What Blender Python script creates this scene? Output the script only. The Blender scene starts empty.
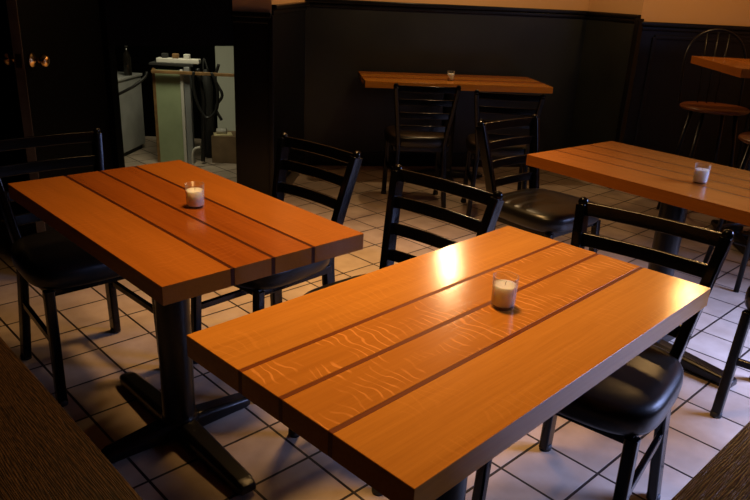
import bpy, bmesh, math, random
from mathutils import Vector, Matrix
R = math.radians
SC = bpy.context.scene
COL = SC.collection

# ------------------------------------------------------------------ camera
PITCH, ROLL, CAM_H = 0.35991, 0.04866, 1.351
cp, sp, cr, sr = math.cos(PITCH), math.sin(PITCH), math.cos(ROLL), math.sin(ROLL)
fwd = Vector((0, cp, -sp)); up0 = Vector((0, sp, cp)); rt0 = Vector((1, 0, 0))
rt = cr * rt0 + sr * up0; up = -sr * rt0 + cr * up0
cam_data = bpy.data.cameras.new('camera')
cam_data.sensor_width = 36; cam_data.lens = 693.3 / 750 * 36; cam_data.clip_start = 0.02
cam = bpy.data.objects.new('camera', cam_data); COL.objects.link(cam)
M4 = Matrix.Identity(4)
for r_ in range(3):
    M4[r_][0] = rt[r_]; M4[r_][1] = up[r_]; M4[r_][2] = -fwd[r_]
M4.translation = (0, 0, CAM_H)
cam.matrix_world = M4
SC.camera = cam

# ------------------------------------------------------------------ world, lights, exposure
world = bpy.data.worlds.new('world'); SC.world = world; world.use_nodes = True
world.node_tree.nodes['Background'].inputs[0].default_value = (0.75, 0.85, 1.0, 1)
world.node_tree.nodes['Background'].inputs[1].default_value = 0.0
WARM = (1.0, 0.56, 0.20)
def point(name, loc, power, color, radius):
    l = bpy.data.lights.new(name, 'POINT'); l.energy = power; l.color = color; l.shadow_soft_size = radius
    o = bpy.data.objects.new(name, l); COL.objects.link(o); o.location = loc; return o
def area(name, loc, target, power, color, sx, sy, spread=180):
    l = bpy.data.lights.new(name, 'AREA'); l.energy = power; l.color = color
    l.shape = 'RECTANGLE'; l.size = sx; l.size_y = sy; l.spread = R(spread)
    o = bpy.data.objects.new(name, l); COL.objects.link(o); o.location = loc
    o.rotation_euler = (Vector(target) - Vector(loc)).to_track_quat('-Z', 'Y').to_euler(); return o
point('pendant_light_back', (0.54, 4.73, 2.0), 30, (1.0, 0.66, 0.32), 0.042)
point('pendant_light_bar', (2.115, 4.25, 2.0), 24, WARM, 0.055)
area('ceiling_light_front', (-0.05, 1.75, 2.55), (-0.12, 1.6, 0), 15.5, WARM, 0.35, 0.35, 96)
area('fill_light_middle', (0.1, 3.1, 2.55), (-0.1, 3.05, 0), 14, WARM, 0.3, 0.3, 70)  # added fill without a known fixture; warms the floor between the tables
area('window_daylight', (3.28, 1.90, 1.5), (1.92, 1.93, 0.1), 78, (0.40, 0.50, 1.0), 1.2, 1.0, 74)
area('window_glint_light', (3.29, 1.90, 1.5), (0.5, 1.9, 0.6), 4, (0.30, 0.46, 1.0), 1.2, 1.0, 180)  # second lamp at the window, added for blue glints on the chairs
area('service_light', (-1.42, 4.85, 1.7), (-1.62, 5.45, 0.3), 4, (1.0, 0.92, 0.62), 0.5, 0.3, 110)
SC.view_settings.view_transform = 'Standard'; SC.view_settings.look = 'None'
SC.view_settings.exposure = 0.0; SC.view_settings.gamma = 1.0; SC.view_settings.use_curve_mapping = False
SC.cycles.use_denoising = True
SC.cycles.sample_clamp_indirect = 4.0

# ------------------------------------------------------------------ helpers
YAW = 0.7731                       # tiles and tables stand diagonally to the view
ei = Vector((math.cos(YAW), math.sin(YAW), 0)); en = Vector((-ei.y, ei.x, 0))
def W(i, n, z=0.0): return ei * i + en * n + Vector((0, 0, z))
TILE = 0.2083; TX, TY = -1.1977, 2.2156

def obj(name, bm, mats, parent=None, smooth=False, bevel=0, segs=2, flat=False):
    me = bpy.data.meshes.new(name); bm.normal_update(); bm.to_mesh(me); bm.free()
    for m in (mats if isinstance(mats, (list, tuple)) else [mats]): me.materials.append(m)
    o = bpy.data.objects.new(name, me); COL.objects.link(o)
    if parent: o.parent = parent
    if smooth:
        for p in me.polygons: p.use_smooth = True
    if bevel:
        b = o.modifiers.new('bevel', 'BEVEL'); b.width = bevel; b.segments = segs; b.limit_method = 'ANGLE'; b.angle_limit = R(40)
        if flat: return o
        for p in me.polygons: p.use_smooth = True
        w = o.modifiers.new('wn', 'WEIGHTED_NORMAL'); w.keep_sharp = True
    return o
def thing(name, label, cat, loc=(0, 0, 0), rz=0.0, group=None):
    o = bpy.data.objects.new(name, None); COL.objects.link(o); o.location = loc; o.rotation_euler = (0, 0, rz)
    o.empty_display_size = 0.1
    return tag(o, label, cat, group)
def tag(o, label, cat, group=None):
    o['label'] = label; o['category'] = cat
    if group: o['group'] = group
    return o
def struct(name, bm, mats, bevel=0):
    o = obj(name, bm, mats, bevel=bevel); o['kind'] = 'structure'; return o
def dup(root, loc, rz, label, group=None):
    r = root.copy(); COL.objects.link(r); r.location = loc; r.rotation_euler = (0, 0, rz); r['label'] = label
    if group: r['group'] = group
    for ch in list(root.children):
        c = ch.copy(); COL.objects.link(c); c.parent = r
        for g in list(ch.children):
            d = g.copy(); COL.objects.link(d); d.parent = c
    return r
def box(bm, c, s, rz=0.0, mi=0, taper=1.0, ms=None):
    cx, cy, cz = c; sx, sy, sz = s[0] / 2, s[1] / 2, s[2] / 2
    ca, sa = math.cos(rz), math.sin(rz); vs = []
    for z, t in ((-sz, 1.0), (sz, taper)):
        for x, y in ((-sx, -sy), (sx, -sy), (sx, sy), (-sx, sy)):
            x *= t; y *= t
            vs.append(bm.verts.new((cx + x * ca - y * sa, cy + x * sa + y * ca, cz + z)))
    for q, f in enumerate(((3, 2, 1, 0), (4, 5, 6, 7), (0, 1, 5, 4), (1, 2, 6, 5), (2, 3, 7, 6), (3, 0, 4, 7))):
        fc = bm.faces.new([vs[k] for k in f]); fc.material_index = mi if (ms is None or q < 2) else ms
    return vs
def new(): return bmesh.new()
def one_box(c, s, rz=0.0, taper=1.0):
    bm = new(); box(bm, c, s, rz, 0, taper); return bm
def sweep(bm, pts, prof, upv=(0, 0, 1), scale=None):
    """sweep a closed 2-D profile along points"""
    pts = [Vector(p) for p in pts]; rings = []; n = len(pts); upv = Vector(upv)
    for k, p in enumerate(pts):
        t = (pts[min(k + 1, n - 1)] - pts[max(k - 1, 0)]).normalized()
        a = upv.cross(t)
        if a.length < 1e-4: a = Vector((1, 0, 0)).cross(t)
        a.normalize(); b = t.cross(a).normalized(); s = scale[k] if scale else 1
        rings.append([bm.verts.new(p + a * (x * s) + b * (y * s)) for x, y in prof])
    m = len(prof)
    for k in range(n - 1):
        for j in range(m):
            bm.faces.new((rings[k][j], rings[k][(j + 1) % m], rings[k + 1][(j + 1) % m], rings[k + 1][j]))
    bm.faces.new(rings[0][::-1]); bm.faces.new(rings[-1])
    return bm
def circ(r, n=12): return [(r * math.cos(2 * math.pi * k / n), r * math.sin(2 * math.pi * k / n)) for k in range(n)]
def rrect(w, h, r, s=3):
    o = []
    for cx, cy, a0 in ((w / 2 - r, h / 2 - r, 0), (-w / 2 + r, h / 2 - r, 90), (-w / 2 + r, -h / 2 + r, 180), (w / 2 - r, -h / 2 + r, 270)):
        for k in range(s + 1):
            a = R(a0 + 90 * k / s); o.append((cx + r * math.cos(a), cy + r * math.sin(a)))
    return o
def bez(pts, n=8):
    """Catmull-Rom through points"""
    P = [Vector(p) for p in pts]; out = []
    Q = [P[0] * 2 - P[1]] + P + [P[-1] * 2 - P[-2]]
    for k in range(1, len(Q) - 2):
        for j in range(n):
            t = j / n; a, b, c, d = Q[k - 1], Q[k], Q[k + 1], Q[k + 2]
            out.append(0.5 * (2 * b + (c - a) * t + (2 * a - 5 * b + 4 * c - d) * t * t + (3 * b - a - 3 * c + d) * t ** 3))
    out.append(P[-1]); return out
def lathe(bm, prof, c=(0, 0, 0), n=28, axis='z', mi=0):
    rings = []
    for r, z in prof:
        ring = []
        for k in range(n):
            a = 2 * math.pi * k / n; x, y = r * math.cos(a), r * math.sin(a)
            v = (x, y, z) if axis == 'z' else ((z, x, y) if axis == 'x' else (y, z, x))
            ring.append(bm.verts.new((c[0] + v[0], c[1] + v[1], c[2] + v[2])))
        rings.append(ring)
    for q in range(len(prof) - 1):
        for k in range(n):
            f = bm.faces.new((rings[q][k], rings[q][(k + 1) % n], rings[q + 1][(k + 1) % n], rings[q + 1][k])); f.material_index = mi
    f = bm.faces.new(rings[0][::-1]); f.material_index = mi
    f = bm.faces.new(rings[-1]); f.material_index = mi
    return bm

# ------------------------------------------------------------------ materials
def mat(name, color, rough=0.5, metal=0.0, spec=0.5, coat=0.0, bump=0.0, bscale=200.0, vary=0.0, vscale=6.0):
    m = bpy.data.materials.new(name); m.use_nodes = True; nt = m.node_tree; N, L = nt.nodes, nt.links
    b = N['Principled BSDF']; b.inputs['Base Color'].default_value = (*color, 1); b.inputs['Roughness'].default_value = rough
    b.inputs['Metallic'].default_value = metal; b.inputs['Specular IOR Level'].default_value = spec
    b.inputs['Coat Weight'].default_value = coat; b.inputs['Coat Roughness'].default_value = 0.12
    tc = N.new('ShaderNodeTexCoord')
    if vary:
        no = N.new('ShaderNodeTexNoise'); no.inputs['Scale'].default_value = vscale; no.inputs['Detail'].default_value = 5
        L.new(tc.outputs['Object'], no.inputs['Vector'])
        cr_ = N.new('ShaderNodeValToRGB'); cr_.color_ramp.elements[0].position = 0.3; cr_.color_ramp.elements[1].position = 0.7
        cr_.color_ramp.elements[0].color = (*[c * (1 - vary) for c in color], 1); cr_.color_ramp.elements[1].color = (*[min(1, c * (1 + vary)) for c in color], 1)
        L.new(no.outputs['Fac'], cr_.inputs['Fac']); L.new(cr_.outputs['Color'], b.inputs['Base Color'])
    if bump:
        no = N.new('ShaderNodeTexNoise'); no.inputs['Scale'].default_value = bscale; no.inputs['Detail'].default_value = 3
        L.new(tc.outputs['Object'], no.inputs['Vector'])
        bp = N.new('ShaderNodeBump'); bp.inputs['Strength'].default_value = bump; bp.inputs['Distance'].default_value = 0.002
        L.new(no.outputs['Fac'], bp.inputs['Height']); L.new(bp.outputs['Normal'], b.inputs['Normal'])
    return m
def wood(name, dark, light, fleck=0.0, rough=0.25, seed=0.0, bump=0.22, figure=0.5, coarse=1.0, spec=0.32):
    """boards running along local X; fleck = pale ray figure across the grain"""
    m = bpy.data.materials.new(name); m.use_nodes = True; nt = m.node_tree; N, L = nt.nodes, nt.links
    b = N['Principled BSDF']; b.inputs['Roughness'].default_value = rough; b.inputs['Specular IOR Level'].default_value = spec
    tc = N.new('ShaderNodeTexCoord')
    def mapped(sc, off):
        mp = N.new('ShaderNodeMapping'); mp.inputs['Scale'].default_value = sc; mp.inputs['Location'].default_value = off
        L.new(tc.outputs['Object'], mp.inputs['Vector']); return mp.outputs['Vector']
    fine = N.new('ShaderNodeTexNoise'); fine.inputs['Scale'].default_value = 1; fine.inputs['Detail'].default_value = 6; fine.inputs['Roughness'].default_value = 0.65
    L.new(mapped((6 / coarse, 160 / coarse, 160 / coarse), (seed, seed * 3, 0)), fine.inputs['Vector'])
    broad = N.new('ShaderNodeTexNoise'); broad.inputs['Scale'].default_value = 1; broad.inputs['Detail'].default_value = 3; broad.inputs['Distortion'].default_value = 0.6
    L.new(mapped((1.6, 14 / coarse, 14), (seed * 2, seed, 1)), broad.inputs['Vector'])
    mx = N.new('ShaderNodeMath'); mx.operation = 'MULTIPLY'; mx.inputs[1].default_value = figure
    L.new(broad.outputs['Fac'], mx.inputs[0])
    m2 = N.new('ShaderNodeMath'); m2.operation = 'MULTIPLY_ADD'; m2.inputs[1].default_value = 1 - figure
    L.new(fine.outputs['Fac'], m2.inputs[0]); L.new(mx.outputs[0], m2.inputs[2])
    ramp = N.new('ShaderNodeValToRGB'); ramp.color_ramp.elements[0].position = 0.32; ramp.color_ramp.elements[1].position = 0.66
    ramp.color_ramp.elements[0].color = (*dark, 1); ramp.color_ramp.elements[1].color = (*light, 1)
    L.new(m2.outputs[0], ramp.inputs['Fac'])
    out = ramp.outputs['Color']
    if fleck:
        wv = N.new('ShaderNodeTexWave'); wv.wave_type = 'BANDS'; wv.bands_direction = 'X'; wv.inputs['Scale'].default_value = 1.0
        wv.inputs['Distortion'].default_value = 9; wv.inputs['Detail'].default_value = 1.5; wv.inputs['Detail Scale'].default_value = 1.1
        L.new(mapped((17, 13, 13), (seed * 5, seed, 0)), wv.inputs['Vector'])
        r1 = N.new('ShaderNodeValToRGB'); r1.color_ramp.elements[0].position = 0.84; r1.color_ramp.elements[1].position = 0.97
        L.new(wv.outputs['Fac'], r1.inputs['Fac'])
        nz = N.new('ShaderNodeTexNoise'); nz.inputs['Scale'].default_value = 1; nz.inputs['Detail'].default_value = 2
        L.new(mapped((10, 15, 15), (seed, 7, 3)), nz.inputs['Vector'])
        r2 = N.new('ShaderNodeValToRGB'); r2.color_ramp.elements[0].position = 0.46; r2.color_ramp.elements[1].position = 0.60
        L.new(nz.outputs['Fac'], r2.inputs['Fac'])
        mm = N.new('ShaderNodeMath'); mm.operation = 'MULTIPLY'; L.new(r1.outputs['Color'], mm.inputs[0]); L.new(r2.outputs['Color'], mm.inputs[1])
        m3 = N.new('ShaderNodeMath'); m3.operation = 'MULTIPLY'; m3.inputs[1].default_value = fleck; L.new(mm.outputs[0], m3.inputs[0])
        mix = N.new('ShaderNodeMix'); mix.data_type = 'RGBA'
        L.new(m3.outputs[0], mix.inputs[0]); L.new(out, mix.inputs[6]); mix.inputs[7].default_value = (*[min(1, c * 1.5 + 0.03) for c in light], 1)
        out = mix.outputs[2]
    L.new(out, b.inputs['Base Color'])
    bp = N.new('ShaderNodeBump'); bp.inputs['Strength'].default_value = bump; bp.inputs['Distance'].default_value = 0.0008
    L.new(fine.outputs['Fac'], bp.inputs['Height']); L.new(bp.outputs['Normal'], b.inputs['Normal'])
    return m
def brushed_wood(name):
    m = bpy.data.materials.new(name); m.use_nodes = True; nt = m.node_tree; N, L = nt.nodes, nt.links
    b = N['Principled BSDF']; b.inputs['Roughness'].default_value = 0.32; b.inputs['Specular IOR Level'].default_value = 0.45
    tc = N.new('ShaderNodeTexCoord')
    def mapped(sc, off=(0, 0, 0)):
        mp = N.new('ShaderNodeMapping'); mp.inputs['Scale'].default_value = sc; mp.inputs['Location'].default_value = off
        L.new(tc.outputs['Object'], mp.inputs['Vector']); return mp.outputs['Vector']
    wv = N.new('ShaderNodeTexWave'); wv.bands_direction = 'Y'; wv.inputs['Scale'].default_value = 1.0; wv.inputs['Distortion'].default_value = 13.0
    wv.inputs['Detail'].default_value = 2.5; wv.inputs['Detail Scale'].default_value = 0.8; L.new(mapped((9, 105, 105)), wv.inputs['Vector'])
    no = N.new('ShaderNodeTexNoise'); no.inputs['Scale'].default_value = 1; no.inputs['Detail'].default_value = 4; L.new(mapped((60, 420, 420)), no.inputs['Vector'])
    wm = N.new('ShaderNodeMath'); wm.operation = 'MULTIPLY_ADD'; wm.inputs[1].default_value = 0.5; wm.inputs[2].default_value = 0.35; L.new(wv.outputs['Fac'], wm.inputs[0])
    mm = N.new('ShaderNodeMath'); mm.operation = 'MULTIPLY'; L.new(wm.outputs[0], mm.inputs[0]); L.new(no.outputs['Fac'], mm.inputs[1])
    rp = N.new('ShaderNodeValToRGB'); rp.color_ramp.elements[0].position = 0.15; rp.color_ramp.elements[1].position = 0.60
    rp.color_ramp.elements[0].color = (0.004, 0.0018, 0.0008, 1); rp.color_ramp.elements[1].color = (0.062, 0.030, 0.010, 1)
    L.new(mm.outputs[0], rp.inputs['Fac']); L.new(rp.outputs['Color'], b.inputs['Base Color'])
    bp = N.new('ShaderNodeBump'); bp.inputs['Strength'].default_value = 0.7; bp.inputs['Distance'].default_value = 0.0015
    L.new(mm.outputs[0], bp.inputs['Height']); L.new(bp.outputs['Normal'], b.inputs['Normal'])
    return m
def tile_mat():
    m = bpy.data.materials.new('ceramic_floor_tiles'); m.use_nodes = True; nt = m.node_tree; N, L = nt.nodes, nt.links
    b = N['Principled BSDF']; tc = N.new('ShaderNodeTexCoord')
    br = N.new('ShaderNodeTexBrick'); br.offset = 0.0; br.squash = 1.0
    br.inputs['Scale'].default_value = 1.0; br.inputs['Brick Width'].default_value = TILE; br.inputs['Row Height'].default_value = TILE
    br.inputs['Mortar Size'].default_value = 0.0047; br.inputs['Mortar Smooth'].default_value = 0.15; br.inputs['Bias'].default_value = 0
    br.inputs['Color1'].default_value = (0.44, 0.36, 0.29, 1); br.inputs['Color2'].default_value = (0.37, 0.295, 0.235, 1); br.inputs['Mortar'].default_value = (0.016, 0.011, 0.010, 1)
    L.new(tc.outputs['Object'], br.inputs['Vector'])
    no = N.new('ShaderNodeTexNoise'); no.inputs['Scale'].default_value = 9; no.inputs['Detail'].default_value = 4; L.new(tc.outputs['Object'], no.inputs['Vector'])
    rp = N.new('ShaderNodeValToRGB'); rp.color_ramp.elements[0].position = 0.3; rp.color_ramp.elements[1].position = 0.7
    rp.color_ramp.elements[0].color = (0.80, 0.76, 0.72, 1); rp.color_ramp.elements[1].color = (1.06, 1.04, 1.02, 1); L.new(no.outputs['Fac'], rp.inputs['Fac'])
    mix = N.new('ShaderNodeMix'); mix.data_type = 'RGBA'; mix.blend_type = 'MULTIPLY'; mix.inputs[0].default_value = 1
    L.new(br.outputs['Color'], mix.inputs[6]); L.new(rp.outputs['Color'], mix.inputs[7]); L.new(mix.outputs[2], b.inputs['Base Color'])
    b.inputs['Roughness'].default_value = 0.5; b.inputs['Specular IOR Level'].default_value = 0.3
    inv = N.new('ShaderNodeMath'); inv.operation = 'SUBTRACT'; inv.inputs[0].default_value = 1; L.new(br.outputs['Fac'], inv.inputs[1])
    ad = N.new('ShaderNodeMath'); ad.operation = 'MULTIPLY_ADD'; ad.inputs[1].default_value = 0.25; L.new(no.outputs['Fac'], ad.inputs[0]); L.new(inv.outputs[0], ad.inputs[2])
    bp = N.new('ShaderNodeBump'); bp.inputs['Strength'].default_value = 0.5; bp.inputs['Distance'].default_value = 0.003
    L.new(ad.outputs[0], bp.inputs['Height']); L.new(bp.outputs['Normal'], b.inputs['Normal'])
    return m
def thin_glass(name):
    m = bpy.data.materials.new(name); m.use_nodes = True; nt = m.node_tree; N, L = nt.nodes, nt.links
    for n_ in list(N):
        if n_.type != 'OUTPUT_MATERIAL': N.remove(n_)
    tr = N.new('ShaderNodeBsdfTransparent'); tr.inputs[0].default_value = (0.93, 0.94, 0.93, 1)
    gl = N.new('ShaderNodeBsdfGlossy'); gl.inputs['Roughness'].default_value = 0.25
    lf = N.new('ShaderNodeLayerWeight'); lf.inputs[0].default_value = 0.5
    pw = N.new('ShaderNodeMath'); pw.operation = 'POWER'; pw.inputs[1].default_value = 3.0; L.new(lf.outputs['Facing'], pw.inputs[0])
    lw = N.new('ShaderNodeMath'); lw.operation = 'MULTIPLY_ADD'; lw.inputs[1].default_value = 0.55; lw.inputs[2].default_value = 0.015; L.new(pw.outputs[0], lw.inputs[0])
    mx = N.new('ShaderNodeMixShader'); L.new(lw.outputs[0], mx.inputs[0]); L.new(tr.outputs[0], mx.inputs[1]); L.new(gl.outputs[0], mx.inputs[2])
    df = N.new('ShaderNodeBsdfDiffuse'); df.inputs[0].default_value = (0.8, 0.8, 0.78, 1)  # pale rim colour at grazing angles stands in for refracted light
    fa = N.new('ShaderNodeMath'); fa.operation = 'MULTIPLY_ADD'; fa.inputs[1].default_value = 0.3; fa.inputs[2].default_value = 0.01; L.new(pw.outputs[0], fa.inputs[0])
    m2 = N.new('ShaderNodeMixShader'); L.new(fa.outputs[0], m2.inputs[0]); L.new(mx.outputs[0], m2.inputs[1]); L.new(df.outputs[0], m2.inputs[2]); mx = m2
    L.new(mx.outputs[0], [n_ for n_ in N if n_.type == 'OUTPUT_MATERIAL'][0].inputs[0])
    return m

MM = dict(
    tiles=tile_mat(),
    black_wall=mat('black_lacquered_panelling', (0.003, 0.003, 0.0033), 0.28, spec=0.3, bump=0.2, bscale=9, vary=0.3, vscale=3),
    back_wall_sheen=mat('black_panelling_painted_sheen', (0.012, 0.0135, 0.0125), 0.36, spec=0.4, bump=0.3, bscale=7, vary=0.35, vscale=2.5),  # lighter copy of the black lacquer; reflected sheen put into its colour
    tan=mat('tan_wall_paint', (0.52, 0.30, 0.13), 0.7, bump=0.1, bscale=60),
    ceil=mat('ceiling_paint', (0.05, 0.045, 0.04), 0.9),
    black_metal=mat('black_enamelled_steel', (0.0015, 0.0015, 0.0018), 0.16, spec=0.24, bump=0.12, bscale=90),
    iron=mat('black_cast_iron', (0.0025, 0.0025, 0.003), 0.30, spec=0.3, bump=0.2, bscale=120),
    vinyl=mat('black_vinyl', (0.005, 0.0045, 0.004), 0.33, spec=0.4, bump=0.35, bscale=16),
    rubber=mat('black_rubber', (0.02, 0.02, 0.02), 0.7),
    oak_a=wood('golden_oak', (0.42, 0.158, 0.017), (0.56, 0.225, 0.028), 0.12, 0.16, 1.3),
    oak_b=wood('ray_flecked_oak', (0.39, 0.135, 0.014), (0.50, 0.188, 0.022), 0.75, 0.16, 4.1),
    oak_c=wood('straight_oak', (0.44, 0.163, 0.017), (0.58, 0.235, 0.029), 0.1, 0.16, 7.7),
    oak_edge_shaded=wood('shaded_oak_board_edge', (0.34, 0.125, 0.014), (0.46, 0.18, 0.022), 0, 0.2, 1.3, bump=0.02, spec=0.13),  # board sides: darker copy of the oak, shade put into the colour
    red_edge_shaded=wood('shaded_reddish_oak_board_edge', (0.24, 0.072, 0.008), (0.32, 0.10, 0.012), 0, 0.2, 2.9, bump=0.02, spec=0.13),  # same for the reddish tables: shaded sides painted darker
    red_a=wood('reddish_oak', (0.27, 0.082, 0.009), (0.35, 0.112, 0.013), 0.12, 0.18, 2.9),
    red_c=wood('plain_reddish_oak', (0.26, 0.077, 0.008), (0.34, 0.105, 0.012), 0.08, 0.18, 9.4),
    red_b=wood('dark_reddish_oak', (0.19, 0.046, 0.005), (0.29, 0.078, 0.009), 0.15, 0.18, 5.2),
    inlay=wood('walnut_inlay', (0.12, 0.028, 0.003), (0.18, 0.042, 0.004), 0, 0.4, 3.3, spec=0.12),
    dark_inlay=wood('dark_walnut_inlay', (0.035, 0.008, 0.002), (0.055, 0.012, 0.003), 0, 0.4, 3.6, spec=0.12),
    espresso=brushed_wood('espresso_stained_oak'),
    wax=mat('white_wax', (0.90, 0.88, 0.84), 0.5),
    wick=mat('charred_wick', (0.03, 0.025, 0.02), 0.9),
    glass=thin_glass('clear_glass'),
    brass=mat('polished_brass', (0.85, 0.55, 0.22), 0.18, 1.0),
    black_paint=mat('black_door_paint', (0.0012, 0.0012, 0.0012), 0.5, spec=0.05, bump=0.1, bscale=20),
    door_edge=mat('brown_door_edge', (0.10, 0.072, 0.05), 0.5, vary=0.4, vscale=9),  # patchy brown strip along the free edge of the leaf
    white_plastic=mat('off_white_plastic', (0.62, 0.60, 0.55), 0.5),
    grey_steel=mat('grey_enamel_panel', (0.34, 0.34, 0.33), 0.45, vary=0.15, vscale=7),
    green_grey=mat('grey_green_paint', (0.33, 0.40, 0.24), 0.6, vary=0.12, vscale=6),
    brown_trim=mat('brown_wood_trim', (0.22, 0.12, 0.045), 0.5, vary=0.3, vscale=20),
    galv=mat('galvanised_post', (0.34, 0.36, 0.38), 0.4, 0.4),
    pale=mat('pale_wall_paint', (0.62, 0.64, 0.55), 0.8),
    cardboard=mat('brown_cardboard', (0.20, 0.13, 0.07), 0.8, vary=0.2, vscale=10),
    paper=mat('cream_paper', (0.72, 0.62, 0.36), 0.8),
    cable=mat('black_cable', (0.012, 0.012, 0.012), 0.45),
    dark_glass=mat('dark_bottle_glass', (0.012, 0.010, 0.008), 0.12),
    tin=mat('dull_tin', (0.35, 0.34, 0.33), 0.35, 0.8),
    stool_wood=wood('stained_stool_seat', (0.09, 0.024, 0.006), (0.14, 0.042, 0.010), 0, 0.35, 8.8),
    chrome=mat('polished_steel', (0.6, 0.6, 0.62), 0.15, 1.0),
)

_wb = MM['wax'].node_tree.nodes['Principled BSDF']      # wax lets light through
_wb.inputs['Subsurface Weight'].default_value = 0.8; _wb.inputs['Subsurface Radius'].default_value = (0.02, 0.017, 0.014); _wb.inputs['Subsurface Scale'].default_value = 1.0

# ------------------------------------------------------------------ setting
fb = new(); box(fb, (0, 0, -0.05), (16, 16, 0.1))
fl = struct('floor', fb, MM['tiles']); fl.location = (TX, TY, 0); fl.rotation_euler = (0, 0, YAW)
def wall(name, p0, p1, zs, mats, th=0.1, side=1):
    """a standing wall slab from p0 to p1; zs = heights of its bands, bottom to top; thickness away from the room"""
    p0, p1 = Vector((*p0, 0)), Vector((*p1, 0)); d = (p1 - p0); ln = d.length; d.normalize(); nrm = Vector((-d.y, d.x, 0)) * side
    mid = (p0 + p1) / 2 + nrm * th / 2; bm = new()
    for k in range(len(zs) - 1):
        box(bm, (mid.x, mid.y, (zs[k] + zs[k + 1]) / 2), (ln, th, zs[k + 1] - zs[k]), math.atan2(d.y, d.x), k)
    return struct(name, bm, mats)
def cap(name, p0, p1, z, side=1, h=0.03, dep=0.035):
    p0, p1 = Vector((*p0, 0)), Vector((*p1, 0)); d = (p1 - p0); ln = d.length; d.normalize(); nrm = Vector((-d.y, d.x, 0)) * side
    bm = new(); a = math.atan2(d.y, d.x)
    m = (p0 + p1) / 2 - nrm * (dep / 2 - 0.004); box(bm, (m.x, m.y, z - h / 2), (ln, dep, h), a)
    m = (p0 + p1) / 2 - nrm * (dep / 4 - 0.004); box(bm, (m.x, m.y, z - h - 0.016), (ln, dep / 2, 0.03), a)
    return struct(name, bm, MM['black_wall'], bevel=0.006)
PA, PB, PC, PD, PE, PF = (-0.885, 4.2), (-0.66, 4.2), (-0.605, 5.45), (1.59, 5.82), (1.80, 5.2), (3.4, 5.28)
HW = [0, 1.25, 2.6]
BT = [MM['black_wall'], MM['tan']]
wall('wall_pier', PA, PB, [0, 1.18, 2.6], BT)
wall('wall_pier_return', PB, PC, [0, 1.225, 2.6], BT)
wall('wall_back', PC, PD, HW, [MM['back_wall_sheen'], MM['tan']])
wall('wall_back_return', PD, PE, HW, [MM['back_wall_sheen'], MM['tan']])
wall('wall_right_back', PE, PF, [0, 1.205, 2.6], BT)
cap('trim_1', PA, PB, 1.195); cap('trim_2', PB, PC, 1.24); cap('trim_3', PC, PD, 1.265); cap('trim_4', PD, PE, 1.265); cap('trim_5', PE, PF, 1.222)
bm = new(); box(bm, (PE[0] - 0.012, PE[1] - 0.012, 0.62), (0.045, 0.045, 1.24), 0.5); struct('trim_6', bm, MM['black_wall'], bevel=0.004)
bm = new(); box(bm, (PB[0] - 0.005, PB[1] - 0.006, 0.59), (0.03, 0.02, 1.18)); struct('trim_7', bm, MM['black_wall'], bevel=0.004)
# panel mouldings on the right-hand wainscot and plinth boards along the walls
def moulding(name, p0, p1, u0, u1, z0, z1, side=1, w=0.03):
    p0, p1 = Vector((*p0, 0)), Vector((*p1, 0)); d = (p1 - p0); d.normalize(); nrm = Vector((-d.y, d.x, 0)) * side; a = math.atan2(d.y, d.x)
    bm = new()
    for u, z, su, sz in (((u0 + u1) / 2, z0, u1 - u0, w), ((u0 + u1) / 2, z1, u1 - u0, w), (u0, (z0 + z1) / 2, w, z1 - z0), (u1, (z0 + z1) / 2, w, z1 - z0)):
        c = p0 + d * u - nrm * 0.005; box(bm, (c.x, c.y, z), (su, 0.016, sz), a)
    return struct(name, bm, MM['black_wall'], bevel=0.004)
moulding('trim_8', PE, PF, 0.12, 0.95, 0.2, 1.12)
for k, (a, b) in enumerate(((PB, PC), (PC, PD), (PD, PE), (PE, PF))):
    nm = ('baseboard_pier', 'baseboard_back', 'baseboard_back_return', 'baseboard_right_back')[k]
    wall(nm, a, b, [0, 0.11], [MM['black_wall']], th=0.012, side=-1)
# left: black wall, service opening with a black header over it
HL = (-1.485, 3.85)
wall('wall_left', (-4.0, 3.80), HL, [0, 2.6], [MM['black_paint']])
wall('wall_header', HL, PA, [1.0, 2.6], [MM['black_paint']], th=0.06)
wall('wall_pier_side', PA, (-1.02, 6.25), [0, 2.6], [MM['black_paint']], side=-1, th=0.08)
wall('wall_service', (-4.0, 6.25), (-0.9, 6.25), [0, 2.6], [MM['black_paint']])
wall('wall_service_panel', (-1.475, 6.235), (-1.14, 6.235), [0, 0.9], [MM['pale']], th=0.012)
bm = new(); box(bm, (0, 2.6, 2.65), (8, 8, 0.1)); struct('ceiling', bm, MM['ceil'])
# right-hand wall with the window that lets the daylight in
bm = new(); XW = 3.42
for c, s in (((XW, -0.125, 1.3), (0.1, 2.55, 2.6)), ((XW, 3.95, 1.3), (0.1, 2.6, 2.6)), ((XW, 1.90, 0.42), (0.1, 1.5, 0.84)), ((XW, 1.90, 2.36), (0.1, 1.5, 0.48))): box(bm, c, s)
struct('wall_right', bm, MM['tan'])
bm = new()
for c, s in (((XW - 0.06, 1.15, 1.48), (0.05, 0.06, 1.28)), ((XW - 0.06, 2.65, 1.48), (0.05, 0.06, 1.28)), ((XW - 0.06, 1.90, 0.84), (0.08, 1.56, 0.05)), ((XW - 0.06, 1.90, 2.12), (0.05, 1.56, 0.06))): box(bm, c, s)
struct('window_1', bm, MM['black_wall'])

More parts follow.
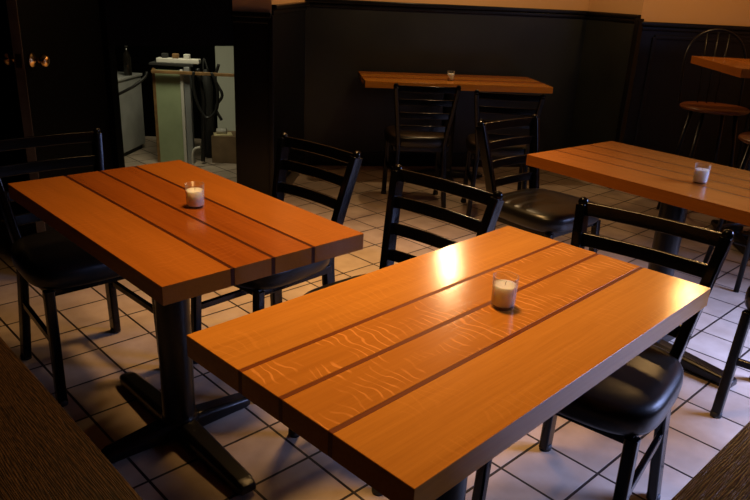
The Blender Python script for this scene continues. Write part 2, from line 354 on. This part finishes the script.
# ------------------------------------------------------------------ door with brass knobs
DL, DH = 0.86, 2.05
door = thing('door', 'open black door seen edge-on with brass knobs, behind the chair at the far left', 'door', (-1.53, 3.83, 0), R(-90) + 0.004)
door.name = 'hinged_door'
bm = new(); box(bm, (DL / 2, 0, DH / 2 + 0.008), (DL, 0.042, DH)); obj('leaf', bm, MM['black_paint'], door, bevel=0.002)
bm = new(); box(bm, (DL + 0.0015, 0, DH / 2 + 0.008), (0.003, 0.040, DH - 0.004)); e_ = obj('edge_strip', bm, MM['door_edge'], door); e_['label'] = 'brown edge of the door'
bm = new(); box(bm, (DL + 0.0035, 0, 1.0), (0.002, 0.026, 0.06)); obj('latch_plate', bm, MM['brass'], door)
for s in (1, -1):
    bm = new(); y0 = 0.021
    pr = [(0.0, 0), (0.03, 0), (0.032, 0.004), (0.027, 0.009), (0.012, 0.014), (0.010, 0.030), (0.014, 0.036), (0.026, 0.046), (0.0285, 0.056), (0.025, 0.066), (0.015, 0.072), (0.004, 0.074)]
    lathe(bm, [(max(r, .0005), s * (z + y0)) for r, z in (pr if s > 0 else pr)], (DL - 0.062, 0, 1.0), 24, 'y')
    bmesh.ops.recalc_face_normals(bm, faces=bm.faces)
    k_ = obj('knob', bm, MM['brass'], door, smooth=True); k_['label'] = 'round brass door knob'

# ------------------------------------------------------------------ tables
def cross_base(t, h, la, lb, col_r=0.05, top_l=0.5, top_w=0.4, off=(0, 0)):
    m = MM['iron']; kids = set(t.children)
    for ln, rz, zz in ((la, 0, 0.0), (lb, R(90), 0.0006)):
        bm = new(); hs = [(-0.5, 0.026, 0.7), (-0.46, 0.034, 0.9), (-0.12, 0.052, 1.05), (0, 0.056, 1.1), (0.12, 0.052, 1.05), (0.46, 0.034, 0.9), (0.5, 0.026, 0.7)]
        rings = []
        for u, hh, ww in hs:
            w = 0.034 * ww; x = u * ln; z0 = 0.012
            ring = [(x, -w, z0), (x, w, z0), (x, w, z0 + hh * .75), (x, w * .65, z0 + hh), (x, -w * .65, z0 + hh), (x, -w, z0 + hh * .75)]
            ca, sa = math.cos(rz), math.sin(rz)
            rings.append([bm.verts.new((a * ca - b * sa, a * sa + b * ca, c + zz)) for a, b, c in ring])
        for k in range(len(rings) - 1):
            for j in range(6): bm.faces.new((rings[k][j], rings[k][(j + 1) % 6], rings[k + 1][(j + 1) % 6], rings[k + 1][j]))
        bm.faces.new(rings[0][::-1]); bm.faces.new(rings[-1]); bmesh.ops.recalc_face_normals(bm, faces=bm.faces)
        ft = obj('foot', bm, m, t, bevel=0.004)
        for s in (-1, 1):
            bm = new(); x = s * (ln / 2 - 0.03)
            lathe(bm, [(0.016, 0), (0.018, 0.004), (0.012, 0.013)], (x * math.cos(rz), x * math.sin(rz), 0.0), 14)
            obj('glide', bm, MM['chrome'], ft, smooth=True)
    bm = new(); lathe(bm, [(col_r + 0.006, 0.045), (col_r + 0.006, 0.07), (col_r, 0.076), (col_r, h - 0.02)], n=28); obj('column', bm, m, t, smooth=True, bevel=0.004)
    bm = new(); box(bm, (0, 0, h - 0.007), (top_l, 0.06, 0.014)); box(bm, (0, 0, h - 0.008), (0.06, top_w, 0.012)); obj('top_bracket', bm, m, t)
    for k_ in t.children:
        if k_ not in kids: k_.location = (off[0], off[1], 0)
TH = 0.044
def plank_top(t, L_, W_, z, boards, inl, edge, splits=(0.30, 0.495, 0.705), sw=0.010):
    bm = new(); e = [0] + list(splits) + [1]
    for k in range(len(e) - 1):
        a = W_ * e[k] + (sw / 2 if k else 0); b = W_ * e[k + 1] - (sw / 2 if k < len(e) - 2 else 0)
        box(bm, (0, (a + b) / 2 - W_ / 2, z - TH / 2), (L_, b - a, TH), 0, k, 1.0, len(e))
    for s in splits:
        box(bm, (0, W_ * s - W_ / 2, z - TH / 2 - 0.0002), (L_ - 0.0008, sw + 0.0008, TH - 0.0006), 0, len(e) - 1)
    return obj('tabletop', bm, boards + [inl, edge], t, bevel=0.0007, segs=1, flat=True)
def dining_table(label, ic, nc, rz_in, L_, W_, boards, la=0.74, lb=0.5, ztop=0.753, world=None, wrz=0, flip=False, off=(0, 0), inlay='inlay'):
    loc = Vector((*world, 0)) if world else W(ic, nc)
    t = thing('dining_table', label, 'table', loc, wrz if world else YAW + rz_in)
    plank_top(t, L_, W_, ztop, boards, MM[inlay], MM['red_edge_shaded' if boards[0] is MM['red_a'] else 'oak_edge_shaded'], tuple(1 - s for s in (0.705, 0.495, 0.30)) if flip else (0.30, 0.495, 0.705))
    cross_base(t, ztop - TH, la, lb, 0.05, min(0.5, L_ * .6), min(0.4, W_ * .7), off)
    return t
OK = [MM['oak_c'], MM['oak_b'], MM['oak_b'], MM['oak_a']]; RD = [MM['red_a'], MM['red_b'], MM['red_b'], MM['red_a']]
RT = [MM['red_a'], MM['red_c'], MM['red_c'], MM['red_a']]
# front table: long side along i, splits measured from its far long side
dining_table('large foreground oak plank table with three dark inlay lines and a bright lamp glare', 1.0475, 0.765, 0.031, 1.005, 0.552, OK, flip=True, off=(-0.024, 0.024))
dining_table('reddish plank table on the left with two darker middle boards', 0.886, 1.728, R(90), 0.968, 0.568, [MM['red_a'], MM['red_b'], MM['red_b'], MM['red_a']], la=0.78, lb=0.5, flip=True, off=(0.012, 0.014), inlay='dark_inlay')
dining_table('orange plank table cut by the right edge of the picture, with a candle on it', 2.612, 1.045, R(90) - 0.088, 1.0, 0.588, RT, flip=True, inlay='dark_inlay')
dining_table('wooden plank table pushed against the black back wall', 0, 0, 0, 1.345, 0.60, [MM['oak_a'], MM['red_a'], MM['oak_a'], MM['red_a']], la=0.6, lb=0.5, world=(0.508, 5.265), wrz=R(7))
def dark_table(label, i0, i1, n0, n1, along):
    t = thing('dining_table', label, 'table', W((i0 + i1) / 2, (n0 + n1) / 2), YAW + (0 if along == 'i' else R(90)))
    L_, W_ = (i1 - i0, n1 - n0) if along == 'i' else (n1 - n0, i1 - i0)
    bm = new(); box(bm, (0, 0, 0.753 - TH / 2), (L_, W_, TH)); obj('tabletop', bm, MM['espresso'], t, bevel=0.002)
    cross_base(t, 0.753 - TH, 0.6, 0.42)
dark_table('dark espresso-stained wooden table in the bottom left corner', -0.275, 0.285, 0.62, 1.62, 'n')
dark_table('dark brown grained wooden table in the bottom right corner', 0.74, 2.04, -0.35, 0.246, 'i')

# pub table
t = thing('bar_table', 'tall wooden bar table at the upper right, above a round stool', 'bar table', (2.19, 4.06, 0), R(85))
plank_top(t, 0.80, 0.64, 1.052, RT, MM['inlay'], MM['red_edge_shaded']); cross_base(t, 1.052 - TH, 0.6, 0.5)

# ------------------------------------------------------------------ chairs
def make_chair(label):
    t = thing('dining_chair', label, 'chair', (0, 0, 0), 0, 'black ladder-back chairs')
    bm_ = MM['black_metal']
    def stile_pt(s, z):       # centre line of a back post above the seat
        u = (z - 0.45) / 0.385
        return Vector((s * (0.150 + 0.048 * u), -0.175 - 0.080 * u - 0.012 * u * u, z))
    for s in (-1, 1):
        pts = bez([(s * 0.172, -0.205, 0.012), (s * 0.160, -0.185, 0.22), (s * 0.150, -0.173, 0.42), stile_pt(s, 0.52), stile_pt(s, 0.66), stile_pt(s, 0.80)], 5)
        bm = new(); sweep(bm, pts, rrect(0.029, 0.048, 0.008), (0, 1, 0))
        tp = stile_pt(s, 0.80)     # rounded ear at the top
        lathe(bm, [(0.0135, -0.006), (0.0155, 0.004), (0.0150, 0.012), (0.011, 0.019), (0.004, 0.022)], tp, 14)
        bmesh.ops.recalc_face_normals(bm, faces=bm.faces)
        p = obj('back_post', bm, bm_, t, bevel=0.002)
        for q in p.data.polygons: q.use_smooth = True
        bm = new(); lathe(bm, [(0.019, 0), (0.020, 0.012), (0.018, 0.02)], (s * 0.172, -0.205, 0), 14); obj('foot_glide', bm, MM['rubber'], p, smooth=True)
        bm = new(); sweep(bm, [(s * 0.186, 0.182, 0.012), (s * 0.178, 0.166, 0.409)], rrect(0.032, 0.032, 0.007), (0, 1, 0))
        bmesh.ops.recalc_face_normals(bm, faces=bm.faces); l = obj('leg', bm, bm_, t, bevel=0.002)
        bm = new(); lathe(bm, [(0.019, 0), (0.020, 0.012), (0.018, 0.02)], (s * 0.186, 0.182, 0), 14); obj('foot_glide', bm, MM['rubber'], l, smooth=True)
        bm = new(); sweep(bm, [(s * 0.161, -0.186, 0.235), (s * 0.182, 0.176, 0.225)], rrect(0.016, 0.026, 0.004), (0, 0, 1))
        bmesh.ops.recalc_face_normals(bm, faces=bm.faces); obj('stretcher', bm, bm_, t)
    for z in (0.790, 0.706, 0.622, 0.538):     # four curved ladder slats
        a, b = stile_pt(-1, z), stile_pt(1, z); pts = []
        for k in range(13):
            u = k / 12; p = a.lerp(b, u); p.y -= 0.014 * math.sin(math.pi * u); pts.append(p)
        bm = new(); sweep(bm, pts, rrect(0.011, 0.040, 0.004), (0, 0, 1)); bmesh.ops.recalc_face_normals(bm, faces=bm.faces)
        sl = obj('back_slat', bm, bm_, t, bevel=0.0015)
    bm = new()
    def outline(sc, z, n=48, bump_=0.0):
        out = []
        for k in range(n):
            a = 2 * math.pi * k / n; c, s_ = math.cos(a), math.sin(a); e = 2 / 3.6
            x = math.copysign(abs(c) ** e, c); y = math.copysign(abs(s_) ** e, s_)
            wx = 0.212 + 0.012 * y
            out.append((x * wx * sc, 0.002 + y * 0.208 * sc, z))
        return out
    rings = [[bm.verts.new(p) for p in outline(s_, z)] for s_, z in ((0.93, 0.412), (0.97, 0.415), (0.992, 0.426), (1.0, 0.448), (0.99, 0.468), (0.955, 0.479), (0.88, 0.486), (0.72, 0.490), (0.45, 0.492), (0.18, 0.492))]
    for q in range(len(rings) - 1):
        for k in range(48): bm.faces.new((rings[q][k], rings[q][(k + 1) % 48], rings[q + 1][(k + 1) % 48], rings[q + 1][k]))
    bm.faces.new(rings[0][::-1]); bm.faces.new(rings[-1]); obj('seat', bm, MM['vinyl'], t, smooth=True)
    bm = new()
    for c, s in (((0, 0.16, 0.400), (0.36, 0.022, 0.03)), ((0, -0.17, 0.400), (0.33, 0.022, 0.03)), ((0.168, 0, 0.400), (0.022, 0.33, 0.03)), ((-0.168, 0, 0.400), (0.022, 0.33, 0.03))): box(bm, c, s)
    obj('seat_frame', bm, bm_, t, bevel=0.003)
    return t
FI = {'+i': 0, '-i': 180, '+n': 90, '-n': 270}
def chair_tf(ic, nc, facing, turn=0.0):
    a = YAW + R(FI[facing] + turn); return W(ic, nc), a - math.pi / 2
def chair_world(x, y, face_deg): return Vector((x, y, 0)), R(face_deg) - math.pi / 2
CH = [
    ('black ladder-back chair at the far left, back slats above the reddish table corner', *chair_tf(0.835, 2.312, '-n')),
    ('black ladder-back chair at the reddish table, nearest the black pier', *chair_tf(1.33, 1.93, '-i', 4)),
    ('black ladder-back chair between reddish and foreground tables, back beside the lamp glare', *chair_tf(1.335, 1.325, '-i', 3)),
    ('black ladder-back chair at the right end of the foreground table, tiles visible through its back', *chair_tf(1.53, 0.737, '-i', 7)),
    ('black chair cut by the right picture edge, only its legs and seat corner in view', *chair_tf(2.53, 0.465, '+n')),
    ('black ladder-back chair with worn brownish seat at the far corner of the right-hand orange table', *chair_tf(2.67, 1.645, '-n', -3)),
    ('black ladder-back chair facing the back wall table, directly before its candle', *chair_world(0.245, 4.575, 96)),
    ('black ladder-back chair facing the right end of the back wall table', *chair_world(0.767, 4.415, 86)),
]
c0 = make_chair(CH[0][0]); c0.location = CH[0][1]; c0.rotation_euler = (0, 0, CH[0][2])
for lb, loc, rz in CH[1:]: dup(c0, loc, rz, lb)

# ------------------------------------------------------------------ bar stools
def make_stool(label):
    t = thing('bar_stool', label, 'bar stool', (0, 0, 0), 0, 'bar stools at the tall table')
    bm = new(); lathe(bm, [(0.17, 0.722), (0.195, 0.724), (0.207, 0.733), (0.207, 0.742), (0.197, 0.750), (0.14, 0.749), (0.06, 0.746)], n=40); obj('seat', bm, MM['stool_wood'], t, smooth=True)
    for a in (45, 135, 225, 315):
        c, s = math.cos(R(a)), math.sin(R(a)); bm = new()
        sweep(bm, [(0.235 * c, 0.235 * s, 0.0), (0.14 * c, 0.14 * s, 0.723)], circ(0.013), (0, 1, 0)); obj('leg', bm, MM['iron'], t, smooth=True)
    bm = new(); pts = [(0.205 * math.cos(R(k * 15)), 0.205 * math.sin(R(k * 15)), 0.24) for k in range(25)]
    sweep(bm, pts, circ(0.009), (0, 0, 1)); obj('foot_ring', bm, MM['iron'], t, smooth=True)
    bm = new(); pts = []
    for k in range(25):
        u = k / 24 * math.pi; x = -0.19 * math.cos(u) * (1.0 + 0.22 * math.sin(u)); z = 0.745 + 0.46 * math.sin(u) ** 0.55; pts.append((x, -0.10 - 0.09 * math.sin(u) ** 0.6, z))
    sweep(bm, pts, circ(0.008), (0, 1, 0)); bmesh.ops.recalc_face_normals(bm, faces=bm.faces); obj('back_hoop', bm, MM['iron'], t, smooth=True)
    for x in (-0.07, 0.0, 0.07):
        bm = new(); sweep(bm, [(x * .8, -0.15, 0.745), (x, -0.187, 1.192)], circ(0.005, 8), (0, 1, 0)); obj('spindle', bm, MM['iron'], t, smooth=True)
    return t
s0 = make_stool('bar stool with thin curved hoop back, behind the tall table by the right-hand wall'); s0.location = (2.12, 4.50, 0); s0.rotation_euler = (0, 0, R(176))
dup(s0, Vector((1.99, 3.42, 0)), R(4), 'bar stool at the right picture edge, only the side of its brown seat in view')

# ------------------------------------------------------------------ votive candles
def make_candle(label):
    t = thing('votive_candle', label, 'candle', (0, 0, 0), 0, 'unlit votive candles')
    bm = new(); lathe(bm, [(0.0215, 0.0), (0.0235, 0.002), (0.0242, 0.008), (0.0262, 0.066), (0.0265, 0.068), (0.0254, 0.068), (0.0232, 0.008), (0.018, 0.0055)], n=36)
    obj('glass_holder', bm, MM['glass'], t, smooth=True)
    bm = new(); lathe(bm, [(0.0205, 0.0062), (0.0226, 0.0085), (0.0244, 0.049), (0.0238, 0.0502), (0.018, 0.0485), (0.004, 0.0478)], n=32); wx = obj('wax', bm, MM['wax'], t, smooth=True)
    bm = new(); sweep(bm, [(0, 0, 0.0475), (0.0006, 0, 0.052), (0.002, 0, 0.0565)], circ(0.0006, 8), (0, 1, 0)); obj('wick', bm, MM['wick'], wx)
    return t
CN = [('unlit white votive candle in clear glass on the large foreground table', (0.267, 1.296, 0.753)),
      ('unlit white votive candle in glass on the reddish left table', (-0.511, 1.863, 0.753)),
      ('bright white votive candle in glass on the right-hand orange table', (1.15, 2.431, 0.753)),
      ('tiny votive candle in glass on the table at the back wall', (0.488, 5.158, 0.753))]
v0 = make_candle(CN[0][0]); v0.location = CN[0][1]
for lb, loc in CN[1:]: dup(v0, Vector(loc), random.Random(lb).random() * 6, lb)

# ------------------------------------------------------------------ service corner behind the opening
t = thing('undercounter_fridge', 'low grey metal fridge side panel seen in the dark opening', 'fridge', (-2.29, 5.53, 0), R(-6))
bm = new(); box(bm, (0, 0, 0.315), (0.54, 0.6, 0.56)); obj('cabinet', bm, MM['grey_steel'], t, bevel=0.006)
bm = new(); box(bm, (0, 0, 0.606), (0.56, 0.62, 0.022)); obj('worktop', bm, MM['grey_steel'], t, bevel=0.005)
bm = new(); box(bm, (0.0, -0.312, 0.33), (0.52, 0.022, 0.5)); dr = obj('door', bm, MM['white_plastic'], t, bevel=0.004)
bm = new(); box(bm, (0.2, -0.33, 0.45), (0.02, 0.016, 0.16)); obj('handle', bm, MM['tin'], dr, bevel=0.003)
bm = new(); box(bm, (0, 0, 0.018), (0.5, 0.55, 0.036)); obj('plinth', bm, MM['rubber'], t)

t = thing('service_cabinet', 'grey-green painted cabinet side with brown trim and white edge in the opening', 'cabinet', (-1.62, 5.45, 0))
bm = new(); box(bm, (0, 0, 0.355), (0.19, 0.28, 0.71)); obj('side_panel', bm, MM['green_grey'], t)
bm = new(); box(bm, (-0.105, -0.13, 0.36), (0.022, 0.03, 0.72)); obj('edge_trim', bm, MM['brown_trim'], t, bevel=0.002)
bm = new(); box(bm, (0.107, -0.14, 0.36), (0.022, 0.03, 0.72)); e_ = obj('edge_strip', bm, MM['white_plastic'], t, bevel=0.002); e_['label'] = 'white edge strip'
bm = new(); box(bm, (0.145, -0.12, 0.37), (0.045, 0.05, 0.74)); e_ = obj('post', bm, MM['galv'], t, bevel=0.003); e_['label'] = 'grey metal post'
bm = new(); box(bm, (0.20, -0.17, 0.70), (0.62, 0.03, 0.022)); e_ = obj('shelf_rail', bm, MM['brown_trim'], t, bevel=0.002); e_['label'] = 'thin brown shelf rail'
bm = new(); box(bm, (0.03, -0.02, 0.752), (0.33, 0.25, 0.018)); obj('shelf', bm, MM['rubber'], t, bevel=0.002)
bm = new(); box(bm, (-1.545, 5.36, 0.778), (0.32, 0.075, 0.034)); ps = obj('power_strip', bm, MM['white_plastic'], bevel=0.005)
tag(ps, 'white power strip lying on the shelf above the grey-green cabinet', 'power strip')
for k, x in enumerate((-1.645, -1.565, -1.48)):
    bm = new(); box(bm, (x, 5.355, 0.812), (0.045, 0.04, 0.034)); o = obj('power_plug', bm, (MM['rubber'], MM['brown_trim'], MM['white_plastic'])[k], bevel=0.005)
    tag(o, ('black plug at the left end of the white power strip', 'brown plug in the middle of the white power strip', 'white plug at the right end of the white power strip')[k], 'plug', 'plugs in the power strip')
def tube(name, pts, r, m, label, cat, group=None, n=10):
    bm = new(); sweep(bm, bez(pts, n), circ(r, 10), (0.1, 0.2, 1)); bmesh.ops.recalc_face_normals(bm, faces=bm.faces)
    return tag(obj(name, bm, m, smooth=True), label, cat, group)
tube('cable', [(-2.03, 5.1, 0.50), (-1.93, 5.12, 0.545), (-1.83, 5.15, 0.60), (-1.76, 5.2, 0.66), (-1.745, 5.22, 0.70)], 0.011, MM['cable'], 'black cable sagging across the front of the grey fridge', 'cable', 'cables in the service opening')
tube('cable', [(-1.40, 5.225, 0.72), (-1.405, 5.22, 0.62), (-1.375, 5.215, 0.48), (-1.31, 5.21, 0.385), (-1.235, 5.215, 0.46), (-1.23, 5.22, 0.62), (-1.27, 5.225, 0.72)], 0.011, MM['cable'], 'black cable hanging in a wide loop beside the grey post', 'cable', 'cables in the service opening')
tube('cable', [(-1.40, 5.335, 0.73), (-1.375, 5.33, 0.6), (-1.36, 5.33, 0.5), (-1.37, 5.33, 0.3), (-1.385, 5.33, 0.02)], 0.016, MM['cable'], 'thick black cable running down to the floor behind the loop', 'cable', 'cables in the service opening')
tube('cable', [(-1.30, 5.6, 0.74), (-1.33, 5.6, 0.62), (-1.28, 5.6, 0.50), (-1.335, 5.6, 0.40), (-1.29, 5.6, 0.30)], 0.012, MM['cable'], 'twisted black cable hanging before the pale wall patch', 'cable', 'cables in the service opening')
tube('bent_pipe', [(-1.43, 5.2, 0.0), (-1.428, 5.2, 0.10), (-1.41, 5.2, 0.145), (-1.37, 5.2, 0.16)], 0.011, MM['white_plastic'], 'short white bent pipe low down beside the grey post', 'pipe')
t = thing('black_bag', 'dark upright bag bundle behind the hanging cables', 'bag', (-1.395, 5.56, 0))
bm = new(); lathe(bm, [(0.03, 0.0), (0.05, 0.05), (0.056, 0.22), (0.052, 0.40), (0.045, 0.56), (0.03, 0.66), (0.015, 0.70)], n=20)
rg = random.Random(4)
for v in bm.verts: v.co += Vector((rg.uniform(-.006, .006), rg.uniform(-.006, .006), 0))
obj('sack', bm, MM['rubber'], t, smooth=True)
bm = new(); sweep(bm, bez([(-0.02, 0, 0.69), (-0.01, 0, 0.78), (0.02, 0, 0.69)], 6), circ(0.007, 8), (0, 1, 0)); obj('strap', bm, MM['rubber'], t, smooth=True)
t = thing('cardboard_box', 'brown cardboard box low in the opening beside the black pier', 'box', (-1.20, 5.50, 0), R(2))
bm = new(); box(bm, (0, 0, 0.105), (0.26, 0.24, 0.21)); obj('carton', bm, MM['cardboard'], t, bevel=0.002)
for s in (-1, 1):
    bm = new(); box(bm, (0, s * 0.062, 0.2125), (0.258, 0.118, 0.003)); obj('flap', bm, MM['cardboard'], t)
bm = new(); box(bm, (-1.25, 5.45, 0.219), (0.14, 0.11, 0.008), 0.3); tag(obj('paper_pad', bm, MM['paper'], bevel=0.001), 'cream paper pad on top of the cardboard box', 'paper')
t = thing('paper_roll', 'white paper roll lying on the cream pad', 'roll', (-1.255, 5.44, 0.2445))
bm = new(); lathe(bm, [(0.012, -0.04), (0.021, -0.04), (0.021, 0.04), (0.012, 0.04)], (0, 0, 0), 24, 'x'); bmesh.ops.recalc_face_normals(bm, faces=bm.faces); obj('roll', bm, MM['white_plastic'], t, smooth=True)
# dark bottles and a bowl on the fridge top
BL = [(-2.12, 5.42, 0.22, 0.034), (-2.235, 5.33, 0.20, 0.038), (-2.03, 5.62, 0.24, 0.032), (-2.17, 5.66, 0.19, 0.04)]
BLab = ['dark bottle nearest the middle of the grey fridge top', 'dark bottle at the left front of the grey fridge top', 'tall dark bottle at the right end of the grey fridge top', 'short dark bottle at the back of the grey fridge top']
for (x, y, hh, r), lb in zip(BL, BLab):
    t = thing('bottle', lb, 'bottle', (x, y, 0.617), 0, 'bottles on the fridge')
    bm = new(); lathe(bm, [(r * .9, 0), (r, 0.006), (r, hh * .55), (r * .85, hh * .66), (r * .4, hh * .78), (r * .36, hh * .97)], n=22); obj('body', bm, MM['dark_glass'], t, smooth=True)
    bm = new(); lathe(bm, [(r * .42, hh * .93), (r * .42, hh), (r * .38, hh + .003)], n=16); obj('cap', bm, MM['tin'], t, smooth=True)
